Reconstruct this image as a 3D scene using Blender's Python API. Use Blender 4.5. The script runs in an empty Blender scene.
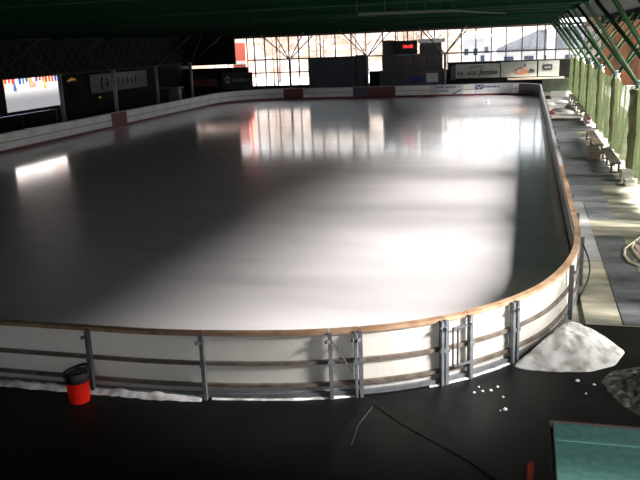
import bpy, bmesh, math, random
from mathutils import Vector, Matrix, noise
S = bpy.context.scene
COL = S.collection

# ------------------------------------------------------------------ camera
H = 5.58135; F_PX = 759.858
pit, yaw, roll = math.radians(14.5634), math.radians(15.3818), math.radians(-2.36112)
fw = Vector((-math.sin(yaw)*math.cos(pit), math.cos(yaw)*math.cos(pit), -math.sin(pit)))
rt0 = Vector((math.cos(yaw), math.sin(yaw), 0)); up0 = rt0.cross(fw)
rt = rt0*math.cos(roll) + up0*math.sin(roll); up = -rt0*math.sin(roll) + up0*math.cos(roll)
cam = bpy.data.cameras.new('camera'); cam.sensor_width = 36; cam.lens = F_PX*36/640
cam.clip_start = .05; cam.clip_end = 2000
camo = bpy.data.objects.new('camera', cam); COL.objects.link(camo)
camo.matrix_world = Matrix(((rt.x, up.x, -fw.x, 0), (rt.y, up.y, -fw.y, 0), (rt.z, up.z, -fw.z, H), (0, 0, 0, 1)))
S.camera = camo
# ------------------------------------------------------------------ light
W = bpy.data.worlds.new('world'); S.world = W; W.use_nodes = True
bg = W.node_tree.nodes['Background']
bg.inputs[0].default_value = (.92, .94, 1.0, 1); bg.inputs[1].default_value = 3.4
sun = bpy.data.lights.new('sun', 'SUN'); sun.energy = 44; sun.angle = math.radians(20); sun.color = (1, .95, .88)
suno = bpy.data.objects.new('sun', sun); COL.objects.link(suno)
SUN_AZ, SUN_EL = -5, 30      # azimuth from +x towards +y
sd = Vector((math.cos(math.radians(SUN_EL))*math.cos(math.radians(SUN_AZ)), math.cos(math.radians(SUN_EL))*math.sin(math.radians(SUN_AZ)), math.sin(math.radians(SUN_EL))))
suno.rotation_euler = sd.to_track_quat('Z', 'Y').to_euler(); suno.location = (40, 20, 40)
vs = S.view_settings; S.display_settings.display_device = 'sRGB'
vs.view_transform = 'Standard'; vs.look = 'None'; vs.gamma = 1; vs.use_curve_mapping = False; vs.exposure = 0.0

# ------------------------------------------------------------------ materials
def mat(name, col, rough=.6, metal=0, noise_scale=0, col2=None, bump=0, emis=None, spec=.5, detail=4, lo=.35, hi=.65, stretch=None):
    m = bpy.data.materials.new(name); m.use_nodes = True
    nt = m.node_tree; b = nt.nodes['Principled BSDF']
    b.inputs['Base Color'].default_value = (*col, 1); b.inputs['Roughness'].default_value = rough
    b.inputs['Metallic'].default_value = metal; b.inputs['Specular IOR Level'].default_value = spec
    if noise_scale:
        tc = nt.nodes.new('ShaderNodeTexCoord'); n = nt.nodes.new('ShaderNodeTexNoise')
        n.inputs['Scale'].default_value = noise_scale; n.inputs['Detail'].default_value = detail
        src = tc.outputs['Object']
        if stretch:
            mp = nt.nodes.new('ShaderNodeMapping'); mp.inputs['Scale'].default_value = stretch
            nt.links.new(src, mp.inputs[0]); src = mp.outputs[0]
        nt.links.new(src, n.inputs['Vector'])
        if col2:
            r = nt.nodes.new('ShaderNodeValToRGB')
            r.color_ramp.elements[0].position = lo; r.color_ramp.elements[1].position = hi
            r.color_ramp.elements[0].color = (*col, 1); r.color_ramp.elements[1].color = (*col2, 1)
            nt.links.new(n.outputs['Fac'], r.inputs[0]); nt.links.new(r.outputs[0], b.inputs['Base Color'])
        if bump:
            bp = nt.nodes.new('ShaderNodeBump'); bp.inputs['Strength'].default_value = bump
            nt.links.new(n.outputs['Fac'], bp.inputs['Height']); nt.links.new(bp.outputs[0], b.inputs['Normal'])
    if emis:
        b.inputs['Emission Color'].default_value = (*emis[0], 1); b.inputs['Emission Strength'].default_value = emis[1]
    return m
def see_through(name, col, open_, scale, rough=.8, trans=.5):
    m = bpy.data.materials.new(name); m.use_nodes = True; nt = m.node_tree; nt.nodes.clear()
    out = nt.nodes.new('ShaderNodeOutputMaterial'); d = nt.nodes.new('ShaderNodeBsdfDiffuse'); t = nt.nodes.new('ShaderNodeBsdfTranslucent')
    tr = nt.nodes.new('ShaderNodeBsdfTransparent'); m1 = nt.nodes.new('ShaderNodeMixShader'); m2 = nt.nodes.new('ShaderNodeMixShader')
    tc = nt.nodes.new('ShaderNodeTexCoord'); n = nt.nodes.new('ShaderNodeTexNoise'); n.inputs['Scale'].default_value = scale
    mp = nt.nodes.new('ShaderNodeMapping'); mp.inputs['Scale'].default_value = (1, 1, .25)
    r = nt.nodes.new('ShaderNodeMapRange'); r.inputs[1].default_value = .35; r.inputs[2].default_value = .65
    r.inputs[3].default_value = max(0, open_-.12); r.inputs[4].default_value = min(1, open_+.12)
    L = nt.links
    L.new(tc.outputs['Object'], mp.inputs[0]); L.new(mp.outputs[0], n.inputs['Vector']); L.new(n.outputs['Fac'], r.inputs[0])
    for q in (d, t): q.inputs['Color'].default_value = (*col, 1)
    m1.inputs[0].default_value = trans; L.new(d.outputs[0], m1.inputs[1]); L.new(t.outputs[0], m1.inputs[2])
    L.new(r.outputs[0], m2.inputs[0]); L.new(m1.outputs[0], m2.inputs[1]); L.new(tr.outputs[0], m2.inputs[2]); L.new(m2.outputs[0], out.inputs[0])
    return m
M = {}
# ice: matt white with a wet film that mirrors the windows
m = mat('ice', (.66, .66, .71), .36, 0, 0, spec=.8); M['ice'] = m
nt = m.node_tree; b = nt.nodes['Principled BSDF']
tc = nt.nodes.new('ShaderNodeTexCoord'); n1 = nt.nodes.new('ShaderNodeTexNoise'); mp = nt.nodes.new('ShaderNodeMapping')
mp.inputs['Scale'].default_value = (.5, 2.2, 1); n1.inputs['Scale'].default_value = .35; n1.inputs['Detail'].default_value = 5
rp = nt.nodes.new('ShaderNodeValToRGB'); rp.color_ramp.elements[0].position = .3; rp.color_ramp.elements[1].position = .7
rp.color_ramp.elements[0].color = (.62, .60, .64, 1); rp.color_ramp.elements[1].color = (.76, .73, .76, 1)
nt.links.new(tc.outputs['Object'], mp.inputs[0]); nt.links.new(mp.outputs[0], n1.inputs['Vector']); nt.links.new(n1.outputs['Fac'], rp.inputs[0]); nt.links.new(rp.outputs[0], b.inputs['Base Color'])
n2 = nt.nodes.new('ShaderNodeTexNoise'); n2.inputs['Scale'].default_value = 1.3; n2.inputs['Detail'].default_value = 2
bp = nt.nodes.new('ShaderNodeBump'); bp.inputs['Strength'].default_value = .02; bp.inputs['Distance'].default_value = .05
nt.links.new(tc.outputs['Object'], n2.inputs['Vector']); nt.links.new(n2.outputs['Fac'], bp.inputs['Height']); nt.links.new(bp.outputs[0], b.inputs['Coat Normal'])
b.inputs['Coat Weight'].default_value = 1.0; b.inputs['Coat Roughness'].default_value = .10; b.inputs['Coat IOR'].default_value = 1.5

M['panel'] = mat('white_panel', (.80, .79, .76), .35, 0, 2.5, (.72, .70, .66))
def translucent(m, f, col):
    nt = m.node_tree; b = nt.nodes['Principled BSDF']; out = nt.nodes['Material Output']
    t = nt.nodes.new('ShaderNodeBsdfTranslucent'); t.inputs[0].default_value = (*col, 1); x = nt.nodes.new('ShaderNodeMixShader'); x.inputs[0].default_value = f
    nt.links.new(b.outputs[0], x.inputs[1]); nt.links.new(t.outputs[0], x.inputs[2]); nt.links.new(x.outputs[0], out.inputs[0])
translucent(M['panel'], .5, (.95, .94, .91))
M['panel_far'] = mat('pale_panel', (.86, .85, .83), .5, 0, 1.5, (.74, .73, .70))
M['red_panel'] = mat('dark_red_panel', (.22, .05, .06), .5, 0, 6, (.16, .05, .055))
M['dark_panel'] = mat('dark_mesh_panel', (.05, .05, .07), .6, 0, 9, (.16, .15, .19))
M['ad_panel'] = mat('grey_ad_panel', (.62, .62, .66), .5, 0, 3, (.54, .55, .58))
M['kick'] = mat('dark_red_kick_strip', (.20, .04, .05), .45, 0, 3, (.13, .03, .04))
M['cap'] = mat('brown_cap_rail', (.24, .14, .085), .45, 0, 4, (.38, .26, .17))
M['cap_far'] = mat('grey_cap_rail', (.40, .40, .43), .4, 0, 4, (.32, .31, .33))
M['rail'] = mat('brown_steel_rail', (.09, .07, .058), .5, .2, 5, (.17, .145, .125))
M['steel'] = mat('galvanised_steel', (.20, .215, .24), .42, .5, 6, (.13, .14, .155))
M['dark_steel'] = mat('dark_steel', (.05, .055, .06), .5, .5)
M['strip'] = mat('tan_strip', (.38, .30, .20), .5)
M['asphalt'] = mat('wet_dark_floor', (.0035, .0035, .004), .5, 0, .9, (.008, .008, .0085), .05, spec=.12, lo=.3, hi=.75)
M['concrete'] = mat('stained_concrete', (.12, .12, .10), .6, 0, .8, (.33, .31, .24), .08, lo=.38, hi=.62, detail=8, stretch=(.6, 2.2, 1))
M['mat_dark'] = mat('dark_rubber', (.055, .06, .068), .55, 0, 2, (.10, .105, .115), .1, stretch=(1, 2.5, 1))
M['mat_mid'] = mat('blue_grey_rubber', (.12, .13, .15), .5, 0, 3, (.17, .18, .20), .08)
M['mat_light'] = mat('grey_rubber', (.24, .245, .26), .5, 0, 3, (.30, .30, .31), .05)
M['snow'] = mat('dirty_snow', (.70, .70, .72), .8, 0, 4, (.30, .29, .28), .6, lo=.44, hi=.68, detail=8)
M['snow_out'] = mat('snow_ground', (.80, .82, .86), .8, 0, .05, (.6, .62, .66))
M['slush'] = mat('grey_slush', (.035, .036, .034), .6, 0, 7, (.22, .225, .23), .8, lo=.48, hi=.72, detail=8)
M['chip'] = mat('ice_chip', (.8, .83, .88), .3)
M['roof'] = mat('dark_green_roof', (.004, .017, .009), .8, 0, .4, (.003, .011, .006), spec=.06)
M['roof_dark'] = mat('dark_eave_board', (.005, .006, .005), .8, 0, 1, (.004, .005, .004), spec=.03)  # dark boards of the outer eave
M['roof_beam'] = mat('green_roof_beam', (.006, .026, .013), .8, spec=.06)
M['pipe'] = mat('pale_conduit', (.022, .03, .022), .9, 0, spec=.03)
M['wall'] = mat('dark_board_wall', (.012, .011, .011), .9, 0, .7, (.02, .018, .018), spec=.1)
M['backnet'] = mat('dark_lattice_bar', (.045, .038, .034), .8, spec=.1)
M['post'] = mat('grey_blue_post', (.20, .25, .27), .45, .2, 3, (.15, .19, .20))
M['strut'] = mat('green_strut', (.020, .058, .016), .5, 0, 4, (.012, .032, .012), spec=.15)
M['strut_far'] = mat('dark_strut', (.05, .06, .05), .5)
M['net'] = see_through('green_net', (.052, .066, .032), .09, 2.6, trans=.3)
M['net_wrap'] = mat('bundled_green_net', (.10, .125, .055), .8, 0, 6, (.26, .24, .12), .4, stretch=(1, 1, .2))
M['mullion'] = mat('brown_mullion', (.10, .055, .035), .6, 0, 1, (.06, .045, .05))
M['booth'] = mat('dark_booth', (.06, .058, .065), .6, 0, 1, (.08, .074, .08))
M['booth_in'] = mat('booth_window_band', (.13, .09, .10), .5, 0, 1.2, (.07, .06, .08))
M['screen'] = mat('dark_curtain_board', (.055, .06, .08), .6, 0, 1.2, (.07, .076, .095))
M['white'] = mat('white_paint', (.8, .8, .8), .5)
M['banner'] = mat('grey_banner', (.48, .50, .45), .6, 0, 1.5, (.38, .40, .37))
M['black'] = mat('black', (.012, .012, .014), .5)
M['ink'] = mat('dark_lettering', (.03, .03, .035), .6)
M['orange'] = mat('orange_print', (.75, .22, .04), .6)
M['blue'] = mat('blue_print', (.03, .05, .16), .6)
M['greyprint'] = mat('pale_print', (.42, .44, .40), .6)
M['led'] = mat('red_led_digits', (.8, .02, .02), .5, emis=((1, .03, .03), 3))
M['lamp'] = mat('amber_lamp', (.8, .5, .1), .5, emis=((1, .5, .12), .12))
M['wood'] = mat('bench_wood', (.24, .19, .15), .6, 0, 4, (.15, .12, .10), .1, stretch=(3, .5, 3))
M['wood_dark'] = mat('dark_bench_wood', (.10, .075, .065), .6, 0, 4, (.06, .05, .045))
M['red'] = mat('red_bin_plastic', (.85, .02, .008), .4)
M['redpole'] = mat('red_paint', (.7, .06, .03), .5)
M['teal'] = mat('teal_roofing', (.26, .66, .56), .85, 0, 14, (.38, .80, .68), .3, detail=8)
M['teal_seam'] = mat('teal_seam', (.42, .85, .74), .8)
M['kiosk'] = mat('kiosk_boards', (.03, .03, .033), .7, 0, 3, (.045, .04, .04))
M['trim'] = mat('brown_pink_edge', (.22, .13, .12), .6)
M['hose'] = mat('pale_hose', (.50, .48, .36), .5)
M['bark'] = mat('bare_branches', (.10, .06, .04), .95, 0, 3, (.15, .10, .07))
M['hill'] = mat('winter_wood_hillside', (.13, .08, .055), .95, 0, .25, (.30, .25, .23), .3, lo=.4, hi=.62, detail=9, stretch=(1, 1, .35))
M['hill_grey'] = mat('grey_roofing', (.035, .037, .045), .7, 0, .6, (.05, .052, .06), spec=.05)
M['house'] = mat('house_render', (.36, .35, .345), .7)
M['houseglass'] = mat('house_glass', (.03, .04, .06), .15)
M['carpaint'] = mat('dark_car_paint', (.03, .035, .05), .25)
M['fence'] = mat('brown_slats', (.085, .034, .015), .9, 0, 1.2, (.02, .013, .009), spec=.05, stretch=(1, 2.5, .15))
M['redthing'] = mat('faded_red_paint', (.62, .14, .10), .6)
M['cab'] = mat('grey_green_cabinet', (.13, .15, .12), .6)
g = bpy.data.materials.new('window_glass'); g.use_nodes = True; nt = g.node_tree; nt.nodes.clear()
o_ = nt.nodes.new('ShaderNodeOutputMaterial'); t_ = nt.nodes.new('ShaderNodeBsdfTransparent'); gl = nt.nodes.new('ShaderNodeBsdfGlossy'); mx = nt.nodes.new('ShaderNodeMixShader')
t_.inputs[0].default_value = (.93, .95, .95, 1); gl.inputs['Roughness'].default_value = .05; mx.inputs[0].default_value = .06
nt.links.new(t_.outputs[0], mx.inputs[1]); nt.links.new(gl.outputs[0], mx.inputs[2]); nt.links.new(mx.outputs[0], o_.inputs[0]); M['glass'] = g

# ------------------------------------------------------------------ mesh helpers
class MB:
    def __init__(s): s.v = []; s.f = []
    def add(s, vs, fs):
        o = len(s.v); s.v += [Vector(v) for v in vs]; s.f += [[o+i for i in f] for f in fs]; return s
    def box(s, x0, y0, z0, x1, y1, z1):
        return s.add([(x0,y0,z0),(x1,y0,z0),(x1,y1,z0),(x0,y1,z0),(x0,y0,z1),(x1,y0,z1),(x1,y1,z1),(x0,y1,z1)],
                     [(3,2,1,0),(4,5,6,7),(0,1,5,4),(1,2,6,5),(2,3,7,6),(3,0,4,7)])
    def bar(s, a, b, w, h, upv=(0,0,1)):
        a = Vector(a); b = Vector(b); d = (b-a).normalized(); u = Vector(upv)
        if abs(d.dot(u)) > .99: u = Vector((0,1,0))
        r = d.cross(u).normalized()*w/2; u = r.cross(d).normalized()*h/2
        return s.add([a-r-u,a+r-u,a+r+u,a-r+u,b-r-u,b+r-u,b+r+u,b-r+u], [(0,1,2,3),(7,6,5,4),(0,4,5,1),(1,5,6,2),(2,6,7,3),(3,7,4,0)])
    def tube(s, pts, r, n=8, closed=False):
        pts = [Vector(p) for p in pts]; rs = r if isinstance(r, (list, tuple)) else [r]*len(pts)
        k = len(pts); o = len(s.v)
        for i, p in enumerate(pts):
            if closed: d = pts[(i+1) % k]-pts[i-1]
            else: d = pts[min(i+1, k-1)]-pts[max(i-1, 0)]
            d.normalize(); u = Vector((0,0,1)) if abs(d.z) < .95 else Vector((0,1,0))
            a = d.cross(u).normalized(); b = a.cross(d).normalized()
            for j in range(n):
                t = 2*math.pi*j/n; s.v.append(p+(a*math.cos(t)+b*math.sin(t))*rs[i])
        for i in range(k if closed else k-1):
            for j in range(n):
                q = (i+1) % k
                s.f.append([o+i*n+j, o+i*n+(j+1) % n, o+q*n+(j+1) % n, o+q*n+j])
        if not closed: s.f.append([o+j for j in range(n)][::-1]); s.f.append([o+(k-1)*n+j for j in range(n)])
        return s
    def lathe(s, c, prof, n=20):
        c = Vector(c); o = len(s.v)
        for r, z in prof:
            for j in range(n):
                t = 2*math.pi*j/n; s.v.append(c+Vector((r*math.cos(t), r*math.sin(t), z)))
        for i in range(len(prof)-1):
            for j in range(n): s.f.append([o+i*n+j, o+i*n+(j+1) % n, o+(i+1)*n+(j+1) % n, o+(i+1)*n+j])
        s.f.append([o+j for j in range(n)][::-1]); s.f.append([o+(len(prof)-1)*n+j for j in range(n)])
        return s
    def strip(s, path, nrm, d0, d1, z0, z1):
        """box section swept along a plan curve: offsets d0..d1 along the normals, heights z0..z1"""
        o = len(s.v); k = len(path)
        for p, q in zip(path, nrm):
            for d, z in ((d0,z0),(d1,z0),(d1,z1),(d0,z1)): s.v.append(Vector((p[0]+q[0]*d, p[1]+q[1]*d, z)))
        for i in range(k-1):
            a = o+4*i; b = a+4
            for j in range(4): s.f.append([a+j, b+j, b+(j+1) % 4, a+(j+1) % 4])
        s.f.append([o+3,o+2,o+1,o]); e = o+4*(k-1); s.f.append([e,e+1,e+2,e+3])
        return s
    def build(s, name, m, parent=None, smooth=False, bevel=0):
        me = bpy.data.meshes.new(name); off = parent_world(parent)
        me.from_pydata([v-off for v in s.v], [], s.f); me.update()
        bm = bmesh.new(); bm.from_mesh(me); bmesh.ops.recalc_face_normals(bm, faces=bm.faces)
        if bevel: bmesh.ops.bevel(bm, geom=bm.edges, offset=bevel, segments=2, affect='EDGES')
        bm.to_mesh(me); bm.free()
        if smooth: me.polygons.foreach_set('use_smooth', [True]*len(me.polygons))
        me.materials.append(m)
        ob = bpy.data.objects.new(name, me); COL.objects.link(ob); ob.parent = parent
        return ob
def parent_world(p):
    v = Vector((0,0,0))
    while p is not None: v += Vector(p.location); p = p.parent
    return v
def tag(o, label=None, cat=None, group=None, kind=None):
    if label: o['label'] = label
    if cat: o['category'] = cat
    if group: o['group'] = group
    if kind: o['kind'] = kind
    return o
def empty(name, loc, label, cat, group=None):
    o = bpy.data.objects.new(name, None); COL.objects.link(o); o.location = loc; o.empty_display_size = .2
    return tag(o, label, cat, group)
def struct(mb, name, m): return tag(mb.build(name, m), kind='structure')
def copy_tree(o, parent=None):
    c = o.copy(); COL.objects.link(c); c.parent = parent
    for ch in list(o.children): copy_tree(ch, c)
    return c
def text(body, name, m, parent, x, y, z, size, shear=0, ext=.01, wide=1.0):
    """lettering standing upright in the x-z plane, facing -y, made into a mesh"""
    cu = bpy.data.curves.new(name, 'FONT'); cu.body = body; cu.size = size; cu.shear = shear; cu.extrude = ext; cu.align_x = 'CENTER'; cu.align_y = 'CENTER'; cu.offset = size*.02
    t = bpy.data.objects.new(name, cu); COL.objects.link(t)
    dg = bpy.context.evaluated_depsgraph_get(); me = bpy.data.meshes.new_from_object(t.evaluated_get(dg))
    bpy.data.objects.remove(t); off = parent_world(parent)
    for v in me.vertices: v.co = Vector((v.co.x*wide+x, y-v.co.z, v.co.y+z))-off
    me.materials.clear(); me.materials.append(m)
    ob = bpy.data.objects.new(name, me); COL.objects.link(ob); ob.parent = parent
    return ob
ORD = ['first','second','third','fourth','fifth','sixth','seventh','eighth','ninth','tenth','eleventh','twelfth','thirteenth','fourteenth','fifteenth','sixteenth','seventeenth','eighteenth','nineteenth','twentieth','twenty-first','twenty-second','twenty-third','twenty-fourth','twenty-fifth','twenty-sixth']
rnd = random.Random(4)

# ------------------------------------------------------------------ rink outline (plan of the board line, counter-clockwise)
def arc(cx, cy, rx, ry, a0, a1, n):
    return [(cx+rx*math.cos(math.radians(a0+(a1-a0)*i/n)), cy+ry*math.sin(math.radians(a0+(a1-a0)*i/n))) for i in range(n+1)]
ctrl = [(-6.4,10.51),(-5.7,10.52),(-4.94,10.59),(-4.2,10.69),(-3.38,10.85),(-2.5,11.13),(-1.8,11.45),(-1.17,11.86),(-.6,12.38),(-.09,12.99),(.42,13.85),(.82,15.0),(1.06,16.1),(1.2,17.4),(1.24,18.9)]
def catmull(P, n=6):
    out = []
    for i in range(1, len(P)-2):
        p0, p1, p2, p3 = [Vector(q) for q in P[i-1:i+3]]
        for k in range(n):
            t = k/n; v = .5*((2*p1)+(p2-p0)*t+(2*p0-5*p1+4*p2-p3)*t*t+(3*p1-p0-3*p2+p3)*t**3); out.append((v.x, v.y))
    out.append(tuple(P[-2])); return out
XL, XR, Y0, Y1 = -29.6, 1.24, 10.51, 75.8
loop = [(-22.6+.4*i, Y0) for i in range(42)] + catmull(ctrl)
loop += [(XR, 18.0+.5*i) for i in range(0, 108)]
loop += arc(XR-4, Y1-4, 4, 4, 0, 90, 20)
loop += [(-3.2-.5*i, Y1) for i in range(0, 42)]
loop += arc(XL+5.5, Y1-5.5, 5.5, 5.5, 90, 180, 24)
loop += [(XL, 69.8-.5*i) for i in range(0, 105)]
loop += arc(XL+7, Y0+7, 7, 7, 180, 270, 20)
clean = [loop[0]]
for p in loop[1:]:
    if (Vector(p)-Vector(clean[-1])).length > .08: clean.append(p)
loop = [Vector(p) for p in clean]
cum = [0]
for a, b_ in zip(loop, loop[1:]+loop[:1]): cum.append(cum[-1]+(b_-a).length)
TOT = cum[-1]; NL = len(loop)
def at_s(s):
    s %= TOT
    import bisect
    i = min(bisect.bisect_right(cum, s)-1, NL-1); a = loop[i]; b_ = loop[(i+1) % NL]
    return a.lerp(b_, (s-cum[i])/max(1e-6, cum[i+1]-cum[i]))
def nrm_s(s):
    t = (at_s(s+.25)-at_s(s-.25)).normalized(); return Vector((t.y, -t.x))      # outward
def s_of(x, y):
    q = Vector((x, y)); i = min(range(NL), key=lambda k: (loop[k]-q).length); best = (1e9, 0)
    for k in range(-40, 41):
        s = cum[i]+k*.02; d = (at_s(s)-q).length
        if d < best[0]: best = (d, s % TOT)
    return best[1]
def span(s0, s1, step=.3):
    n = max(2, int(math.ceil((s1-s0)/step))); ss = [s0+(s1-s0)*i/n for i in range(n+1)]
    return [at_s(s) for s in ss], [nrm_s(s) for s in ss]

# ------------------------------------------------------------------ structure: ground, floors, roof, walls
struct(MB().box(-130, 83, -.6, 130, 330, -.02), 'ground', M['snow_out'])
struct(MB().box(-130, -60, -.6, -37.3, 83, -.02), 'ground', M['snow_out'])
struct(MB().box(7.0, -60, -.6, 130, 83, -.02), 'ground', M['snow_out'])
struct(MB().box(-37.3, 14.9, -.5, 7.0, 83, -.06), 'slab', M['concrete'])
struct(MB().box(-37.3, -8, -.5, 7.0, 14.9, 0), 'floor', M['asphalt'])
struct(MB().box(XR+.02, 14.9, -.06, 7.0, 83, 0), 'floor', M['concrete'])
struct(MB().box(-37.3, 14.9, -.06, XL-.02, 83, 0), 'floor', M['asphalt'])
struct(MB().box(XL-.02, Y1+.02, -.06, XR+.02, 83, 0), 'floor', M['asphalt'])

# ice inside the boards
ice = MB(); inner = [at_s(TOT*i/260) - nrm_s(TOT*i/260)*.045 for i in range(260)]
ice.add([(p.x, p.y, .03) for p in inner]+[(p.x, p.y, -.04) for p in inner], [list(range(260)), list(range(519, 259, -1))]+[(i, (i+1) % 260, 260+(i+1) % 260, 260+i) for i in range(260)])
tag(ice.build('ice_sheet', M['ice']), 'large smooth pale ice surface with window reflections inside the rink boards', 'ice rink')

# roof
ROOF_R = 2.4
rf = MB().box(-38, -8, 7.25, ROOF_R, 82.5, 7.4)
for i in range(113):                                    # trapezoid ribs of the sheeting run across
    y = -7.6+.8*i
    rf.add([(-38,y-.2,7.26),(-38,y-.1,7.14),(-38,y+.1,7.14),(-38,y+.2,7.26),(ROOF_R,y-.2,7.26),(ROOF_R,y-.1,7.14),(ROOF_R,y+.1,7.14),(ROOF_R,y+.2,7.26)], [(0,1,5,4),(1,2,6,5),(2,3,7,6)])
struct(rf, 'ceiling', M['roof'])
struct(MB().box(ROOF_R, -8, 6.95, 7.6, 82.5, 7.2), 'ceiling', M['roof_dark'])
for y in [-.5+8*k for k in range(0, 11)]:
    b_ = MB().box(-37.5, y-.11, 6.62, ROOF_R-.2, y+.11, 6.70).box(-37.5, y-.03, 6.70, ROOF_R-.2, y+.03, 7.12).box(-37.5, y-.11, 7.06, ROOF_R-.2, y+.11, 7.14)
    tag(b_.build('roof_beam', M['roof_beam']), kind='structure')
struct(MB().box(-38, 80.6, 6.3, 3.0, 80.9, 7.2), 'beam', M['roof_beam'])
struct(MB().box(ROOF_R-.2, -8, 6.72, ROOF_R+.1, 80.6, 7.15), 'beam', M['roof_beam'])
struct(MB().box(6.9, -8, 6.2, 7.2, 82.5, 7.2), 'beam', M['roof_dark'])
# walls
struct(MB().box(-37.5, -8, 0, 7.0, -7.7, 2.6).box(-37.5, -8, 2.6, -9, -7.7, 7.25).box(-9, -8, 6.5, 7, -7.7, 7.25).box(6.4, -8, 2.6, 7.0, -7.7, 6.5), 'wall_near', M['wall'])  # upper band left open for added light from behind the camera
wl = MB().box(-37.5, -8, 0, -37.2, 49.2, 7.25).box(-37.5, 49.2, 0, -37.2, 56.7, 1.42).box(-37.5, 49.2, 3.95, -37.2, 56.7, 7.25).box(-37.5, 56.7, 0, -37.2, 82.5, 7.25)
struct(wl, 'wall_left', M['wall'])
struct(MB().box(6.9, 3.6, 0, 7.2, 9.5, 7.2).box(6.9, -8, 0, 7.2, 3.6, 2.4), 'added_shade_wall', M['wall'])  # unseen wall added to darken the near side, upper gap lights the kiosk
# far wall: low part, left blind part and the piers beside the windows
struct(MB().box(-37.5, 80.4, 0, -29.6, 80.6, 3.3).box(-37.5, 80.4, 3.62, -30.9, 80.6, 7.2), 'wall_far', M['wall'])
struct(MB().box(-29.6, 80.4, 0, -16.0, 80.6, 1.15), 'wall_far', M['wall'])
struct(MB().box(-16.0, 80.4, 0, -7.8, 80.6, 2.35), 'wall_far', M['wall'])
struct(MB().box(-7.8, 80.4, 0, 7.0, 80.6, 3.0), 'wall_far', M['wall'])
# glazed bays of the far wall (mullion positions read per bay)
bays = [(-29.52, -24.1, [-29.5,-28.66,-27.46,-26.11,-24.75], 1.15, True), (-24.1, -16.0, [-23.66,-22.5,-21.24,-19.61,-17.89,-16.3], 1.15, True),
        (-16.0, -7.95, [-14.51,-13.16,-11.92,-10.48,-9.16], 2.35, False), (-7.95, 0.2, [-6.46,-5.02,-3.5,-2.05,-.51], 3.0, False), (.2, 6.9, [.92,1.67,2.7,4.0,5.4], 3.0, False)]
for n, (x0, x1, ms, zb, low) in enumerate(bays):
    w = bpy.data.objects.new('window_%d' % (n+1), None); COL.objects.link(w); w.location = ((x0+x1)/2, 80.5, zb); w['kind'] = 'structure'
    fr = MB().box(x0, 80.44, zb, x1, 80.56, zb+.09).box(x0, 80.44, 3.92, x1, 80.56, 4.06).box(x0, 80.44, 6.3, x1, 80.56, 6.5)
    if low: fr.box(x0, 80.45, 2.55, x1, 80.55, 2.66)
    fr = fr.build('window_frame', M['mullion'], w)
    for x in ms: MB().box(x-.055, 80.42, zb, x+.055, 80.58, 6.45).build('mullion', M['mullion'], fr)
    MB().box(x0, 80.495, zb, x1, 80.505, 6.4).build('pane', M['glass'], fr)

w = bpy.data.objects.new('window_6', None); COL.objects.link(w); w.location = (-1.3, -7.85, 2.6); w['kind'] = 'structure'  # unseen glazed opening added to brighten the kiosk roof and near panels
fr = MB().box(-9, -7.9, 2.6, 6.4, -7.8, 2.72).box(-9, -7.9, 6.38, 6.4, -7.8, 6.5).build('window_frame', M['mullion'], w)
for k in range(9): MB().box(-9+1.9*k, -7.9, 2.72, -8.9+1.9*k, -7.8, 6.38).build('mullion', M['mullion'], fr)
MB().box(-9, -7.855, 2.7, 6.4, -7.845, 6.4).build('pane', M['glass'], fr)

# ------------------------------------------------------------------ rink boards
BH = 1.15
def board(s0, s1, kind, label, group, post=True, near=False):
    c = at_s((s0+s1)/2); P, N = span(s0+.006, s1-.006)
    root = empty('rink_board', (c.x, c.y, 0), label, 'rink board', group)
    pm = {'white': M['panel'] if near else M['panel_far'], 'red': M['red_panel'], 'dark': M['dark_panel'], 'ad': M['ad_panel']}[kind]
    MB().strip(P, N, -.02, .02, .04, BH-.06).build('panel', pm, root)
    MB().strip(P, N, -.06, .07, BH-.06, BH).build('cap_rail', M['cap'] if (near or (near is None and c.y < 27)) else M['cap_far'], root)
    MB().strip(P, N, -.035, -.02, .03, .2).build('kick_strip', M['kick'], root)
    if near:
        MB().strip(P, N, .02, .075, .585, .65).build('middle_rail', M['rail'], root)
        MB().strip(P, N, .02, .08, .205, .265).build('lower_rail', M['rail'], root)
        MB().strip(P, N, .02, .085, .02, .10).build('foot_rail', M['steel'], root)
    elif kind == 'white': MB().strip(P, N, -.035, -.02, .60, .65).build('middle_rail', M['strip'], root)
    if post: board_post(root, s0, near)
    return root
def board_post(root, s, near=True, name='post', w=.06):
    p = at_s(s); q = nrm_s(s); t = Vector((-q.y, q.x))
    def pt(a, d, z): return (p.x+t.x*a+q.x*d, p.y+t.y*a+q.y*d, z)
    m = MB().bar(pt(0, .11, .0), pt(0, .11, BH-.02), w, .09, (q.x, q.y, 0))
    if near:
        m.bar(pt(0, .13, BH-.14), pt(-.07, .20, BH-.14), .04, .05)
        m.bar(pt(0, .10, .62), pt(0, .17, .62), .09, .07)
    m.build(name, M['steel'], root)
sN = [s_of(*p) for p in [(-18.94,10.51),(-16.94,10.51),(-14.94,10.51),(-12.94,10.51),(-10.94,10.51),(-8.94,10.51),(-6.94,10.51),(-4.94,10.59),(-2.94,10.98),(-2.48,11.14),(-1.22,11.82),(-.86,12.13),(-.14,12.93),(.86,15.17)]]
s_r0 = s_of(1.2, 17.4)
near_labels = [None, None, None, None, 'white rink board beyond the left picture edge, left of the bin',
    'dim white rink board behind the red bin', 'grey white rink board just right of the red bin with snow along its foot',
    'wide plain white rink board left of the narrow braced gate on the near side',
    'narrow rink board gate with a diagonal wire brace on the near side',
    'brightly lit white rink board just right of the narrow braced gate',
    'narrow double posted rink board section at the bend with a small steel ladder frame',
    'brightly lit white rink board between the ladder frame and the snow heap post',
    'brightly lit curved rink board directly behind the snow heap',
    'last curved rink board at the near right corner, above the end of the snow heap']
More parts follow.
